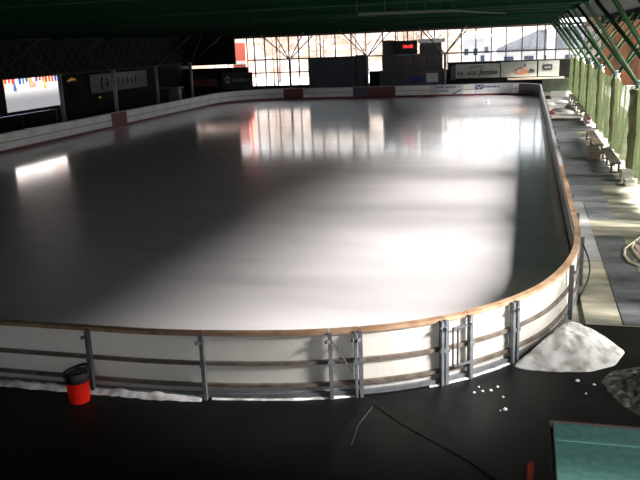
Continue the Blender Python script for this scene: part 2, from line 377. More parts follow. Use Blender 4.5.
near_labels[0] = near_labels[1] = near_labels[2] = near_labels[3] = 'plain white rink board along the near side far left of the bin'
sN.append(s_r0)
nearb = []
for i in range(len(sN)-1):
    r = board(sN[i], sN[i+1], 'white', near_labels[i], 'rink boards along the near side', True, True); nearb.append(r)
def pt_at(s, a, d, z):
    p = at_s(s); q = nrm_s(s); return (p.x-q.y*a+q.x*d, p.y+q.x*a+q.y*d, z)
# brace wire of the narrow gate
MB().tube([pt_at(sN[8], .03, .12, 1.0), pt_at(sN[9], -.14, .12, .45)], .012, 6).build('brace_wire', M['dark_steel'], nearb[8])
board_post(nearb[8], sN[9]-.075, True, 'gate_post', .045)
board_post(nearb[9], sN[10]-.08, True, 'gate_post', .05)
board_post(nearb[11], sN[12]-.11, True, 'gate_post', .06)
mb = MB()
for z in (.32, .98): mb.bar(pt_at(sN[10], .12, .16, z), pt_at(sN[11], -.02, .16, z), .03, .04)
for a in (.10, .19): mb.bar(pt_at(sN[10], a, .16, .30), pt_at(sN[10], a, .16, 1.0), .03, .03)
mb.build('ladder_frame', M['steel'], nearb[10])
# right long side and far right corner
s_rend = s_of(1.24, 71.2); nR = 22
for k in range(nR):
    a = s_r0+(s_rend-s_r0)*k/nR; b_ = s_r0+(s_rend-s_r0)*(k+1)/nR
    board(a, b_, 'white', 'rink board on the right long side, %s counted from the near corner' % ORD[k], 'rink boards on the right long side', True, None)
# far side, seam positions along x
sf0 = s_rend
farx = [(-.3,75.8,'dark','dark blue gate board at the far right corner of the rink'), (-1.0,75.8,'white','short white far board between the dark corner gate and the right advert'),
        (-4.8,75.8,'ad','right far board advert with a blue square logo and dark lettering'), (-5.9,75.8,'white','short white far board between the two grey adverts'),
        (-9.1,75.8,'ad','left far board advert with two lines of lettering and a dark swoosh'), (-10.2,75.8,'white','narrow white far board left of the two line advert'),
        (-12.5,75.8,'white','white far board right of the long dull red board'), (-15.2,75.8,'red','long dull red far board beside the black and grey chequered one'),
        (-16.8,75.8,'dark','black and grey chequered far board below the dark screen'), (-18.4,75.8,'white','white far board left of the chequered one'),
        (-20.1,75.8,'white','middle white far board under the big dark screen'), (-22.0,75.8,'white','white far board right of the dark red one'),
        (-24.1,75.8,'red','dark red far board below the left far window')]
s = sf0
for x, y, kd, lb in farx:
    e = s_of(x, y); 
    r = board(s, e, kd, lb, 'rink boards along the far side')
    if kd == 'ad':
        cx = (at_s(s).x+at_s(e).x)/2; w = abs(at_s(s).x-at_s(e).x)
        if x > -5:
            text('Bodensee in Tech al.', 'lettering', M['blue'], r, cx+.3, 75.765, .86, .34, 0, .004, .93)
            text('Obst und Gemüse', 'lettering', M['greyprint'], r, cx+.2, 75.765, .5, .24, 0, .004, 1)
            lg = MB().box(cx-w/2+.1, 75.755, .62, cx-w/2+.75, 75.775, 1.02).build('logo', M['blue'], r)
            MB().bar((cx-w/2+.2, 75.75, .95), (cx-w/2+.42, 75.75, .7), .02, .07).bar((cx-w/2+.42, 75.75, .7), (cx-w/2+.65, 75.75, .95), .02, .07).build('logo_mark', M['white'], lg)
        else:
            text('Sanitär Service', 'lettering', M['blue'], r, cx-.1, 75.765, .9, .28, 0, .004, 1.2)
            text('Ihr Dienst', 'lettering', M['blue'], r, cx-.5, 75.765, .55, .28, 0, .004, 1.2)
            MB().bar((cx+.75, 75.765, .28), (cx+1.45, 75.765, .62), .02, .09).bar((cx+.6, 75.765, .35), (cx+.9, 75.765, .25), .02, .08).build('swoosh', M['ink'], r)
    s = e
# far left corner
s_c = s_of(-29.6, 69.6)
for k in range(4):
    a = s+(s_c-s)*k/4; b_ = s+(s_c-s)*(k+1)/4
    board(a, b_, 'white', 'curved white rink board at the far left corner, %s from the dark red far board' % ORD[k], 'curved boards at the far left corner')
# left long side
ys = [69.6, 67.2, 64.8, 62.4, 59.9, 57.5, 55.3, 53.1, 50.8, 48.4, 46.0, 43.6, 41.2, 38.8, 36.4, 34.0]
for k in range(len(ys)-1):
    a = s_of(-29.6, ys[k]); b_ = s_of(-29.6, ys[k+1])
    if k == 7: board(a, b_, 'red', 'dark red rink board on the left long side', 'rink boards on the left long side')
    elif k < 7: board(a, b_, 'white', 'white rink board on the left long side, %s one beyond the dark red board' % ORD[6-k], 'rink boards on the left long side')
    else: board(a, b_, 'white', 'white rink board on the left long side, %s one nearer than the dark red board' % ORD[k-8], 'rink boards on the left long side')
a0 = s_of(-29.6, 34.0); a1 = TOT+sN[0]; n = 20
for k in range(n):
    board(a0+(a1-a0)*k/n, a0+(a1-a0)*(k+1)/n, 'white', 'plain rink board in the near left part outside the picture', 'rink boards of the near left corner')

# ------------------------------------------------------------------ columns with their four struts
def column(x, y, ztop, r, label, group, pm, sm, wrap=None, spread=2.3, sr=.07, bottom=0):
    t = empty('roof_column', (x, y, bottom), label, 'column', group)
    MB().lathe((x, y, bottom), [(r, 0), (r, ztop-bottom)], 14).build('post', pm, t, True)
    MB().box(x-r*1.8, y-r*1.8, bottom, x+r*1.8, y+r*1.8, bottom+.05).build('base_plate', M['dark_steel'], t)
    MB().lathe((x, y, ztop), [(r*.9, 0), (r*1.3, .05), (r*1.3, .15), (r*.6, .22)], 12).build('strut_head', pm, t)
    for a in (-1, 1):
        for b2 in (-1, 1):
            MB().tube([(x+a*.08, y+b2*.08, ztop+.1), (x+a*spread, y+b2*spread, 6.62)], sr, 8).build('strut', sm, t, True)
    if wrap:
        prof = []; rr = random.Random(int(y))
        for k in range(13):
            z = .35+k*(ztop-.5)/12; prof.append((wrap*(1+.12*math.sin(k*1.7+y)+.1*rr.random()), z))
        MB().lathe((x, y, 0), [(r*1.05, .3)]+prof+[(r*1.1, ztop-.1)], 16).build('net_wrap', M['net_wrap'], t, True)
    return t
for i, x in enumerate((-24.4, -16.0, -8.0)):
    column(x, 79.5, 3.9, .13, ['slim post with V struts in front of the left far window', 'pale slim post with V struts at the right end of the dark screen', 'pale slim post with V struts left of the grey banners'][i], 'roof columns at the far wall', M['post'], M['strut_far'], None, 2.3, .06)
for i, y in enumerate((43.5, 51.5, 59.5, 67.3, 75.3)):
    column(-34, y, 3.9, .16, ['grey roof column on the left picture edge by the bright opening', 'grey roof column at the right side of the bright left opening', 'grey roof column on the left side behind the dark red board', 'grey roof column on the left beside the dark round logo banner', 'dark roof column near the far left corner'][i], 'roof columns along the left side', M['post'], M['backnet'], None, 2.6, .06)
for i, y in enumerate((31.5, 39.5, 47.5, 55.5, 63.5, 71.5)):
    column(4.15, y, 3.5, .14, 'green net wrapped roof column on the right side, ' + ['thickest, on the right picture edge', 'second from the camera', 'third from the camera', 'fourth from the camera', 'fifth from the camera', 'farthest one'][i],
           'net wrapped columns on the right side', M['post'], M['strut'], .30 if i == 0 else .2, 2.25, .065)
for y in (23.5, 15.5): column(4.15, y, 3.5, .14, 'roof column on the right just outside the picture', 'columns right of the picture', M['post'], M['strut'], None, 2.25, .065)

# lattice of crossing bars hung high along the left side
lt = MB()
for k in range(55):
    y = 17.5+1.1*k
    lt.bar((-36.95, y, 3.9), (-36.95, y+2.2, 6.7), .05, .05); lt.bar((-36.95, y+2.2, 3.9), (-36.95, y, 6.7), .05, .05)
lt.bar((-36.95, 17, 3.9), (-36.95, 80, 3.9), .1, .12).bar((-36.95, 17, 6.7), (-36.95, 80, 6.7), .1, .12)
tag(lt.build('lattice_girder', M['backnet']), 'long dark lattice girder high above the left side', 'girder')

# green safety nets hanging on the right
def net(y0, y1, label):
    nx, nz = 44, 16; vs_ = []; fs = []
    for i in range(nx+1):
        u = i/nx; y = y0+(y1-y0)*u
        for j in range(nz+1):
            w = j/nz; sag = .45*math.sin(math.pi*u)
            zt = 3.55-sag*.6; zb = .16+.16*math.sin(math.pi*u)
            z = zt+(zb-zt)*w
            x = 4.12 - .16*w*math.sin(math.pi*u) + .07*math.sin(u*26+2*w+y0)*(.4+w) + .035*math.sin(u*61+y0*3-w*3)
            vs_.append((x, y, z))
    for i in range(nx):
        for j in range(nz):
            a = i*(nz+1)+j; fs.append((a, a+1, a+nz+2, a+nz+1))
    o = MB().add(vs_, fs).build('safety_net', M['net'], None, True)
    tag(o, label, 'net', 'green safety nets on the right side')
for i, y in enumerate((23.5, 31.5, 39.5, 47.5, 55.5, 63.5, 71.5)):
    net(y+.3, y+7.7, 'sheer green safety net hanging in folds, ' + ['nearest one, at the right picture edge', 'just behind the thick wrapped column', 'third from the camera', 'fourth from the camera', 'fifth from the camera', 'sixth from the camera', 'farthest one'][i])
for y in (7.5, 15.5): net(y+.3, y+7.7, 'unseen green net added right of the picture to shade the walkway')  # extra nets out of view, added to keep sun off the walkway

# roof conduits
for i, pts in enumerate([[(-33, 33, 6.5), (-9, 31, 6.52), (1.5, 30.4, 6.5)], [(-30, 52, 6.55), (-5, 47, 6.5), (1.8, 46, 6.5)], [(-3.0, 14, 6.05), (-2.2, 24, 6.35), (-1.0, 36, 6.5)]]):
    mb = MB().tube(pts, .035, 6)
    for a, b_ in zip(pts, pts[1:]):
        n = int((Vector(b_)-Vector(a)).length/2)
        for k in range(n):
            p = Vector(a).lerp(Vector(b_), k/n); mb.bar(p, p+Vector((0,0,.25)), .03, .03)
    tag(mb.build('roof_conduit', M['pipe']), ['thin pale pipe under the roof, nearer of the two crossing ones', 'thin pale pipe under the roof, farther of the two crossing ones', 'thin pale cable under the roof running lengthwise on the right'][i], 'pipe', 'pipes under the roof')

# ------------------------------------------------------------------ things at the far wall
t = empty('dark_screen', (-19.5, 79.2, 0), 'big dark blue grey screen covering the middle of the far wall', 'screen')
MB().box(-22.45, 79.75, .7, -17.35, 79.87, 4.05).build('board', M['screen'], t)
for x in (-22.2, -19.9, -17.6): MB().box(x-.05, 79.9, 0, x+.05, 80.0, 4.0).build('support', M['dark_steel'], t)
t = empty('dark_locker', (-16.6, 79.2, 0), 'narrow dark cabinet between the big screen and the post', 'cabinet')
MB().box(-17.34, 79.78, 0, -16.2, 80.3, 4.15).build('body', M['black'], t)
MB().box(-17.2, 79.75, .2, -16.3, 79.78, 4.0).build('door', M['screen'], t)
t = empty('announcer_booth', (-11, 80, 0), 'dark announcer booth with a pale roof edge on the far wall', 'booth')
MB().box(-14.5, 79.75, 2.55, -8.3, 80.35, 4.0).build('body', M['booth'], t)
MB().box(-14.8, 79.72, .6, -8.2, 80.0, 2.5).build('lower_panel', M['booth'], t)
MB().box(-14.4, 79.70, 2.46, -8.2, 79.78, 2.6).build('ledge', M['screen'], t)
MB().box(-12.9, 79.69, 2.75, -8.4, 79.75, 3.85).build('window_band', M['booth_in'], t)
MB().box(-10.6, 79.73, 4.0, -8.4, 80.3, 5.15).build('upper_box', M['booth'], t)
MB().box(-10.75, 79.6, 5.1, -8.05, 80.35, 5.5).build('roof_edge', M['white'], t)
MB().box(-14.4, 79.75, 4.0, -13.2, 80.3, 5.5).build('side_box', M['booth'], t)
for x in (-12.4, -11.2, -9.8): MB().box(x-.04, 79.66, 2.75, x+.04, 79.70, 3.85).build('window_bar', M['black'], t)
t = empty('scoreboard', (-11.8, 79.5, 4.3), 'black scoreboard with red glowing digits above the booth', 'scoreboard')
MB().box(-13.15, 79.45, 4.02, -10.8, 79.59, 5.42).build('case', M['black'], t)
for x in (-12.8, -11.2): MB().box(x-.03, 79.5, 5.42, x+.03, 79.56, 7.1).build('hanger', M['black'], t)
text('16:43', 'digits', M['led'], t, -11.75, 79.43, 4.82, .42, 0, .01, 1.15)
t = empty('panel_display', (-10.2, 79.4, .9), 'faded picture panel under the booth windows', 'sign')
MB().box(-12.2, 79.6, .95, -8.4, 79.68, 2.35).build('board', M['booth_in'], t)
MB().box(-11.6, 79.57, 1.15, -10.2, 79.6, 1.9).build('dark_print', M['blue'], t)
MB().box(-9.9, 79.57, 1.2, -8.7, 79.6, 2.1).build('pale_print', M['ad_panel'], t)
def banner(x0, x1, z0, z1, y, label, group='grey banners under the far windows', m='banner'):
    t = empty('banner', ((x0+x1)/2, y, z0), label, 'banner', group)
    MB().box(x0, y, z0, x1, y+.04, z1).build('sheet', M[m], t)
    return t
t = banner(-7.0, -2.6, 1.45, 2.85, 80.35, 'grey banner with dark slanted lettering left of the orange one')
text('u.a. Jansse', 'lettering', M['ink'], t, -4.4, 80.335, 2.0, .72, .35, .008, 1.02)
text('GASTHOF', 'small_lettering', M['ink'], t, -4.9, 80.335, 2.55, .24, 0, .005, 1.3)
text('xe', 'logo', M['ink'], t, -6.55, 80.335, 1.95, .6, 0, .008, 1)
MB().box(-7.5, 80.3, 1.3, -7.05, 80.39, 2.75).build('side_strip', M['dark_panel'], t)
t = banner(-2.5, .98, 1.45, 2.95, 80.35, 'grey banner with an orange and dark script logo')
text('Co', 'orange_lettering', M['orange'], t, -.55, 80.335, 2.0, .85, .3, .01, 1.2)
text('ffs', 'dark_lettering', M['ink'], t, .45, 80.335, 2.0, .55, .3, .01, 1.2)
MB().lathe((-.15, 80.2, 2.55), [(.02, -.1), (.13, -.05), (.14, .06), (.05, .12)], 10).build('dark_mark', M['ink'], t)
t = banner(1.12, 3.1, 1.45, 2.95, 80.35, 'small grey banner with a dark block of text, rightmost under the windows')
MB().box(1.6, 80.32, 2.05, 2.45, 80.36, 2.6).build('dark_block', M['ink'], t)
text('BAR', 'lettering', M['banner'], t, 2.02, 80.31, 2.3, .32, 0, .005, 1.1)
tag(MB().box(-1.8, 79.95, 1.18, 3.6, 80.4, 1.34).build('counter_shelf', mat('pale_shelf', (.85, .72, .58), .4)), 'long pale shelf below the banners at the far right', 'shelf')
# left part of the far wall
t = banner(-32.6, -29.0, .95, 2.75, 80.34, 'dark banner with a pale oval logo left of the far windows', 'dark banners left', 'screen')
mb = MB().tube([(-31.95+.22*math.cos(k*.524), 80.30, 1.98+.34*math.sin(k*.524)) for k in range(12)], .06, 6, True); mb.build('logo_ring', M['white'], t)
text('stude r', 'lettering', M['greyprint'], t, -30.4, 80.325, 1.95, .6, .2, .006, 1.1)
t = banner(-36.2, -33.2, 1.35, 2.1, 80.34, 'dull dark red banner left of the oval logo banner', 'dark banners left', 'red_panel')
t = empty('cabinet', (-33.2, 69.4, 0), 'small grey green cabinet behind the left end of the curved boards', 'cabinet')
MB().box(-33.7, 69.0, 0, -32.6, 69.7, 1.75).build('body', M['cab'], t, bevel=.02)
dr = MB().box(-33.6, 68.97, .1, -32.7, 69.0, 1.6).build('door', M['cab'], t)
MB().box(-32.85, 68.93, .8, -32.8, 68.97, 1.0).build('handle', M['steel'], dr)
MB().box(-34.9, 68.8, 1.85, -32.4, 69.8, 1.92).build('top', M['steel'], t)
t = empty('sign_board', (-36.9, 64, 2), 'dark sign with a round logo on the left wall behind the fourth column', 'sign')
MB().box(-37.2, 60.8, 2.0, -37.1, 71.4, 3.6).build('board', M['black'], t)
MB().tube([(-37.06, 63.2+.55*math.cos(k*.393), 2.8+.5*math.sin(k*.393)) for k in range(16)], .09, 6, True).build('logo_ring', mat('dim_ring', (.10, .10, .095), .6), t)
for k in range(7): MB().box(-37.09, 65.0+.8*k, 2.5, -37.05, 65.5+.8*k, 3.0+.15*(k % 2)).build('letter_block', mat('dim_print', (.05, .05, .047), .6) if k == 0 else bpy.data.materials['dim_print'], t)
t = empty('wall_lamp', (-37.1, 57.6, 3.3), 'small amber lamp glowing on the dark left wall', 'lamp')
MB().box(-37.2, 57.3, 3.2, -37.05, 58.3, 3.3).build('bracket', M['dark_steel'], t)
MB().tube([(-37.0, 57.2, 3.3), (-37.0, 57.8, 3.45), (-37.0, 58.4, 3.35)], [.05, .12, .05], 8).build('glow_tube', M['lamp'], t)
t = empty('floor_lamp', (-36.6, 59.8, 0), 'low amber pilot light between the third and fourth left columns', 'lamp')
MB().tube([(-36.6, 61.3, 0), (-36.6, 61.3, 1.55)], .03, 6).build('pole', M['dark_steel'], t)
MB().lathe((-36.6, 61.3, 1.55), [(.04, 0), (.11, .05), (.11, .13), (.04, .18)], 10).build('bulb', M['lamp'], t)
# rail and pennants at the bright opening
t = empty('hand_rail', (-35.5, 47, 0), 'steel hand rail with painted blue sky sheen running below the bright left opening', 'railing')
MB().tube([(-35.5, 36, 1.35), (-35.5, 53.2, 1.35)], .05, 8).build('top_rail', mat('sky_sheen_steel', (.35, .42, .62), .2, .9), t)  # blue of the reflected sky is put into the base colour
for y in (36.5, 40.5, 44.5, 48.5, 52.8): MB().tube([(-35.5, y, 0), (-35.5, y, 1.33)], .03, 6).build('rail_post', M['dark_steel'], t)
cols = {'orange': (.9, .22, .05), 'white': (.85, .82, .8), 'blue': (.1, .25, .6), 'grey': (.35, .4, .38), 'yellow': (.9, .6, .25)}
pmats = {k: see_through('pennant_'+k, v, 0.0, 1, trans=.8) for k, v in cols.items()}
t = empty('pennant_string', (-37.7, 51, 3.4), 'string of small coloured pennants above the bright left opening', 'pennants')
MB().tube([(-37.75, 48.6, 3.9), (-37.75, 53, 3.86), (-37.75, 57.4, 3.9)], .015, 5).build('cord', M['black'], t)
seq = ['blue','grey','white','orange','orange','orange','white','blue','grey','blue','yellow','white','blue','orange','grey','orange','orange','orange','blue','yellow']
for k, cn in enumerate(seq):
    y = 48.7+k*.43; h = .35+.22*rnd.random()
    MB().add([(-37.74, y, 3.88), (-37.74, y+.36, 3.88), (-37.74, y+.32, 3.88-h), (-37.74, y+.04, 3.88-h), (-37.76, y, 3.88), (-37.76, y+.36, 3.88), (-37.76, y+.32, 3.88-h), (-37.76, y+.04, 3.88-h)],
             [(0,1,2,3),(7,6,5,4),(0,4,5,1),(1,5,6,2),(2,6,7,3),(3,7,4,0)]).build('pennant', pmats[cn], t)

# ------------------------------------------------------------------ outside
def heightgrid(name, m, x0, x1, y0, y1, nx, ny, fn):
    v = []; f = []
    for i in range(nx+1):
        for j in range(ny+1):
            x = x0+(x1-x0)*i/nx; y = y0+(y1-y0)*j/ny; v.append((x, y, fn(x, y)))
    for i in range(nx):
        for j in range(ny): a = i*(ny+1)+j; f.append((a, a+ny+1, a+ny+2, a+1))
    return struct(MB().add(v, f), name, m)
def hill(x, y):
    base = max(0, (y-128)/90)*22
    side = 1/(1+math.exp((x+6)/9))
    return -.3 + base*(.12+.88*side) + 1.5*noise.noise(Vector((x*.06, y*.06, 0)))*min(1, (y-128)/20)
heightgrid('terrain', M['hill'], -150, 90, 128, 240, 60, 30, hill)
heightgrid('terrain', M['hill'], 40, 90, -20, 128, 14, 30, lambda x, y: -.3+(x-40)*.14+noise.noise(Vector((x*.1, y*.1, 3))))
def tree(x, y, h, seed, label):
    rr = random.Random(seed); t = empty('bare_tree', (x, y, 0), label, 'tree', 'bare trees beyond the far windows')
    tr = MB(); br = MB(); p = Vector((x, y, -.05)); pts = [p.copy()]
    for k in range(5): p = p+Vector((rr.uniform(-.12, .12), rr.uniform(-.12, .12), h*.18)); pts.append(p.copy())
    tr.tube(pts, [h*.022*(1-.16*k) for k in range(6)], 7)
    def grow(a, d, L, r, depth):
        b2 = a+d*L; br.tube([a, b2], [r, r*.55], 4)
        if depth:
            for _ in range(3):
                nd = (d+Vector((rr.uniform(-.8, .8), rr.uniform(-.8, .8), rr.uniform(-.2, .6)))).normalized(); grow(a.lerp(b2, rr.uniform(.5, 1)), nd, L*.62, r*.55, depth-1)
    for k in range(9):
        a = pts[2].lerp(pts[-1], k/8); an = k*2.4+rr.random(); grow(a, Vector((math.cos(an)*.8, math.sin(an)*.8, .75)).normalized(), h*.25*(1.1-k*.05), h*.007, 3)
    tr.build('trunk', M['bark'], t, True); br.build('branches', M['bark'], t)
tl = [(-43, 104, 9), (-38.5, 98, 8), (-36, 112, 10), (-33, 100, 8.5), (-30, 116, 11), (-27.5, 103, 9), (-24, 112, 10), (-21, 102, 8.5), (-17.5, 114, 11), (-14, 108, 9.5), (-11.5, 119, 11), (-13.2, 97, 8)]
for k, (x, y, h) in enumerate(tl): tree(x, y, h, k+3, 'bare winter tree outside, %s from the left in the far windows' % ORD[k])
for k in range(4): tree(22+3.5*(k % 2)+k*.4, 26+12*k, 7+k % 3, 40+k, 'bare winter tree outside the right side, %s from the camera' % ORD[k])
t = empty('sky_block_house', (-46, 50, 0), 'pale house with pinkish shutters added behind the bright left opening to block the sky', 'house')  # house added to keep bright sky out of the left opening
MB().box(-52, 30, -.02, -45, 72, 7).build('walls', M['house'], t)
MB().box(-52.5, 29.5, 7, -44.5, 72.5, 7.5).build('roof', M['snow_out'], t)
for k in range(9): MB().box(-45, 31+4.6*k, 2.6, -44.95, 32+4.6*k, 3.6).build('shutter', M['redthing'], t)
for k in range(9): MB().box(-45, 33.2+4.6*k, 2.4, -44.95, 33.6+4.6*k, 3.9).build('drain_pipe', M['orange'] if k % 2 else M['blue'], t)
# white house
t = empty('white_house', (-6.2, 108, 0), 'white house with small dark windows seen through the right far windows', 'house')
MB().box(-8.2, 104, -.02, -4.2, 112, 5.2).build('walls', M['house'], t)
MB().add([(-8.5,103.6,5.2),(-3.9,103.6,5.2),(-3.9,112.4,5.2),(-8.5,112.4,5.2),(-6.2,103.6,6.3),(-6.2,112.4,6.3)], [(0,1,4),(1,2,5,4),(2,3,5),(3,0,4,5),(3,2,1,0)]).build('roof', M['snow_out'], t)
for x, z in ((-7.7, 3.6), (-6.5, 3.6), (-5.1, 3.8), (-7.6, 1.6), (-5.6, 2.7)): MB().box(x-.25, 103.9, z-.4, x+.25, 104, z+.4).build('window', M['houseglass'], t)
MB().box(-6.4, 103.9, .9, -5.3, 104, 2.0).build('door', M['orange'], t)
t = empty('grey_hall', (0, 120, 0), 'long building with a broad grey roof beyond the right far windows', 'building')
MB().box(-4.5, 116, -.02, 14, 130, 3.4).build('walls', M['house'], t)
MB().add([(-5,115.4,3.4),(15,115.4,3.4),(15,130.6,3.4),(-5,130.6,3.4),(1.5,123,6.1),(13,123,6.9)], [(0,1,5,4),(1,2,5),(2,3,4,5),(3,0,4),(3,2,1,0)]).build('roof', M['hill_grey'], t)
for k in range(6): MB().box(-3.2+2.8*k, 115.9, 1.2, -1.9+2.8*k, 116, 2.5).build('window', M['houseglass'], t)
def car(x, y, label):
    t = empty('parked_car', (x, y, 0), label, 'car', 'cars parked outside')
    MB().add([(x-2.1,y-.85,.35),(x+2.1,y-.85,.35),(x+2.1,y+.85,.35),(x-2.1,y+.85,.35),(x-2.1,y-.85,.85),(x+2.1,y-.85,.8),(x+2.1,y+.85,.8),(x-2.1,y+.85,.85)], [(3,2,1,0),(4,5,6,7),(0,1,5,4),(1,2,6,5),(2,3,7,6),(3,0,4,7)]).build('body', M['carpaint'], t, bevel=.08)
    MB().add([(x-1.6,y-.75,.85),(x+1.2,y-.75,.82),(x+1.2,y+.75,.82),(x-1.6,y+.75,.85),(x-1.1,y-.6,1.4),(x+.5,y-.6,1.4),(x+.5,y+.6,1.4),(x-1.1,y+.6,1.4)], [(3,2,1,0),(4,5,6,7),(0,1,5,4),(1,2,6,5),(2,3,7,6),(3,0,4,7)]).build('cabin', M['houseglass'], t)
    for a in (-1.3, 1.3):
        for b2 in (-.8, .8): MB().tube([(x+a, y+b2-.09, .3), (x+a, y+b2+.09, .3)], .32, 14).build('wheel', M['black'], t)
car(-1.2, 109, 'dark parked car outside, left one in front of the grey roofed building'); car(3.0, 110, 'dark parked car outside, right one in front of the grey roofed building')
t = empty('white_pillar', (2.2, 84, 0), 'white pillar outside the far windows near the right corner', 'pillar')
MB().box(1.95, 83.8, -.02, 2.75, 84.5, 6.2).build('shaft', M['white'], t); MB().box(1.85, 83.7, 6.2, 2.85, 84.6, 6.35).build('cap', M['white'], t)
t = empty('red_container', (-32, 84, 0), 'faded red and white container outside left of the far windows', 'container')
MB().box(-32.6, 84, -.02, -31.0, 86, 5.9).build('body', M['redthing'], t); MB().box(-32.6, 83.97, 3.5, -31.0, 84, 3.9).build('white_band', M['white'], t)
# brown boarded barn outside, beyond the far right corner
t = empty('wooden_barn', (18, 90, 0), 'brown boarded barn outside beyond the right struts', 'barn')
MB().box(6.6, 86, -.02, 34, 98, 8.5).build('walls', M['fence'], t)
MB().add([(6,85.4,8.5),(34.6,85.4,8.5),(34.6,98.6,8.5),(6,98.6,8.5),(6,92,11.5),(34.6,92,11.5)], [(0,1,5,4),(1,2,5),(2,3,4,5),(3,0,4),(3,2,1,0)]).build('roof', M['wood_dark'], t)

# low wall closing the walkway at the far end
struct(MB().box(1.5, 79.2, 0, 6.8, 79.4, 1.25), 'wall_far', mat('moss_wall', (.26, .29, .23), .8, 0, 1.5, (.18, .21, .16)))

# ------------------------------------------------------------------ walkway on the right
def rubber(x0, y0, x1, y1, m, label, z=.0):
    tag(MB().box(x0, y0, z, x1, y1, z+.015).build('floor_mat', M[m], bevel=.004), label, 'mat', 'rubber mats on the walkway')
rubber(1.45, 29.7, 3.45, 36.2, 'mat_dark', 'dark rubber mat across the walkway beside the crate')
rubber(1.45, 36.3, 3.0, 41.8, 'mat_dark', 'dark rubber mat beside the nearer bench, beyond the crate')
rubber(1.45, 41.9, 2.9, 46.5, 'mat_mid', 'blue grey rubber mat beside the farther bench')
rubber(1.5, 46.6, 3.9, 52.4, 'mat_dark', 'dark rubber mat at the edge of the cluttered platform')
rubber(1.97, 24.1, 2.76, 26.6, 'mat_mid', 'blue grey rubber mat in the middle of the walkway')
rubber(1.35, 26.7, 2.76, 29.6, 'mat_mid', 'wide blue grey rubber mat just nearer than the concrete block')
rubber(1.32, 24.2, 1.95, 26.6, 'mat_light', 'pale grey rubber mat along the boards, farther one')
rubber(1.30, 19.4, 1.95, 24.1, 'mat_light', 'pale grey rubber mat along the boards, nearer one')
rubber(1.97, 14.95, 2.72, 22.0, 'mat_dark', 'black rubber mat left of the coiled hose')
# platform with clutter
t = empty('platform', (2.6, 60, 0), 'low pale wooden platform at the far end of the walkway', 'platform')
MB().box(1.5, 52.5, 0, 3.5, 72, .16).build('deck', mat('pale_deck', (.55, .50, .47), .5, 0, 1.2, (.30, .27, .26), .1, stretch=(1.5, .6, 1)), t)
MB().box(1.52, 52.4, 0, 3.48, 52.5, .14).build('front_edge', M['wood_dark'], t)
def bench(x, y, L, rot, label, dark=False, z=0):
    t = empty('bench', (x, y, z), label, 'bench', 'benches along the right nets')
    wd = M['wood_dark'] if dark else M['wood']
    for k in range(3): MB().box(x-.21+.145*k, y-L/2, z+.42, x-.21+.145*k+.125, y+L/2, z+.46).build('seat_plank', wd, t)
    for yy in (y-L/2+.3, y, y+L/2-.3):
        MB().box(x-.2, yy-.04, z, x+.2, yy+.04, z+.06).box(x-.2, yy-.04, z+.36, x+.2, yy+.04, z+.42).box(x-.18, yy-.03, z+.06, x-.1, yy+.03, z+.36).box(x+.1, yy-.03, z+.06, x+.18, yy+.03, z+.36).build('trestle', M['dark_steel'], t)
    return t
bench(3.35, 40.3, 6.0, 0, 'pale wooden bench beside the dark mats')
bench(3.55, 34.2, 4.2, 0, 'dark wooden bench nearest to the camera, beside the concrete block', True)
bench(3.74, 57.5, 7, 0, 'bench on the net side of the cluttered platform, nearer one', True)
bench(3.74, 66, 7, 0, 'bench on the net side of the cluttered platform, farther one', True)
t = empty('crate', (3.0, 36, 0), 'dark brown crate beside the near bench', 'crate')
MB().box(2.75, 35.6, .02, 3.25, 36.8, .48).build('body', M['wood_dark'], t)
for z in (.1, .24, .38): MB().box(2.72, 35.57, z, 3.28, 35.6, z+.08).build('slat', mat('brown_slat', (.13, .09, .07), .6) if z == .1 else bpy.data.materials['brown_slat'], t)
tag(MB().box(3.55, 30.3, 0, 4.0, 31.0, .42).build('concrete_block', mat('block', (.40, .39, .34), .8, 0, 5, (.3, .3, .26), .2), bevel=.03), 'pale concrete block at the foot of the thick wrapped column', 'block')
tag(MB().box(3.6, 29.5, .0, 4.0, 30.1, .2).build('foot_stone', bpy.data.materials['block'], bevel=.03), 'low pale stone in front of the concrete block', 'stone')
tag(MB().box(2.1, 70.5, .16, 3.4, 71.0, .62).build('white_box', M['white'], bevel=.02), 'long white box at the back of the platform', 'box')
bits = [(1.75, 55.2, .3, .5, 'red_panel', 'small dark red box lying on the platform near the boards'), (2.2, 56.8, .5, .6, 'mat_mid', 'grey bag lying in the middle of the platform'), (2.8, 55.0, .45, .7, 'white', 'white sack lying on the right half of the platform'),
        (1.8, 62, .4, .9, 'white', 'white sack beside the boards on the far half of the platform'), (2.7, 63.5, .6, .9, 'ad_panel', 'grey box on the far half of the platform'), (3.1, 59.3, .35, .8, 'mat_dark', 'black bag near the platform benches'), (1.8, 68.5, .35, .6, 'black', 'black case at the back of the platform near the boards')]
for x, y, a, b2, mm, lb in bits:
    tag(MB().lathe((x, y, .16), [(a*.9, 0), (a, .06), (a*.95, .14), (a*.6, .24), (a*.15, .28)], 9).build('sack', M[mm], None, True), lb, 'bag', 'things lying on the platform')
t = empty('stacked_timber', (4.2, 52, 0), 'short stack of dark red and pale boards under the nets', 'timber')
for k in range(4): MB().box(3.6+.02*k, 49.2, .02+.12*k, 3.8+.02*k, 52.2, .12+.12*k).build('plank', M['red_panel'] if k % 2 else M['white'], t)
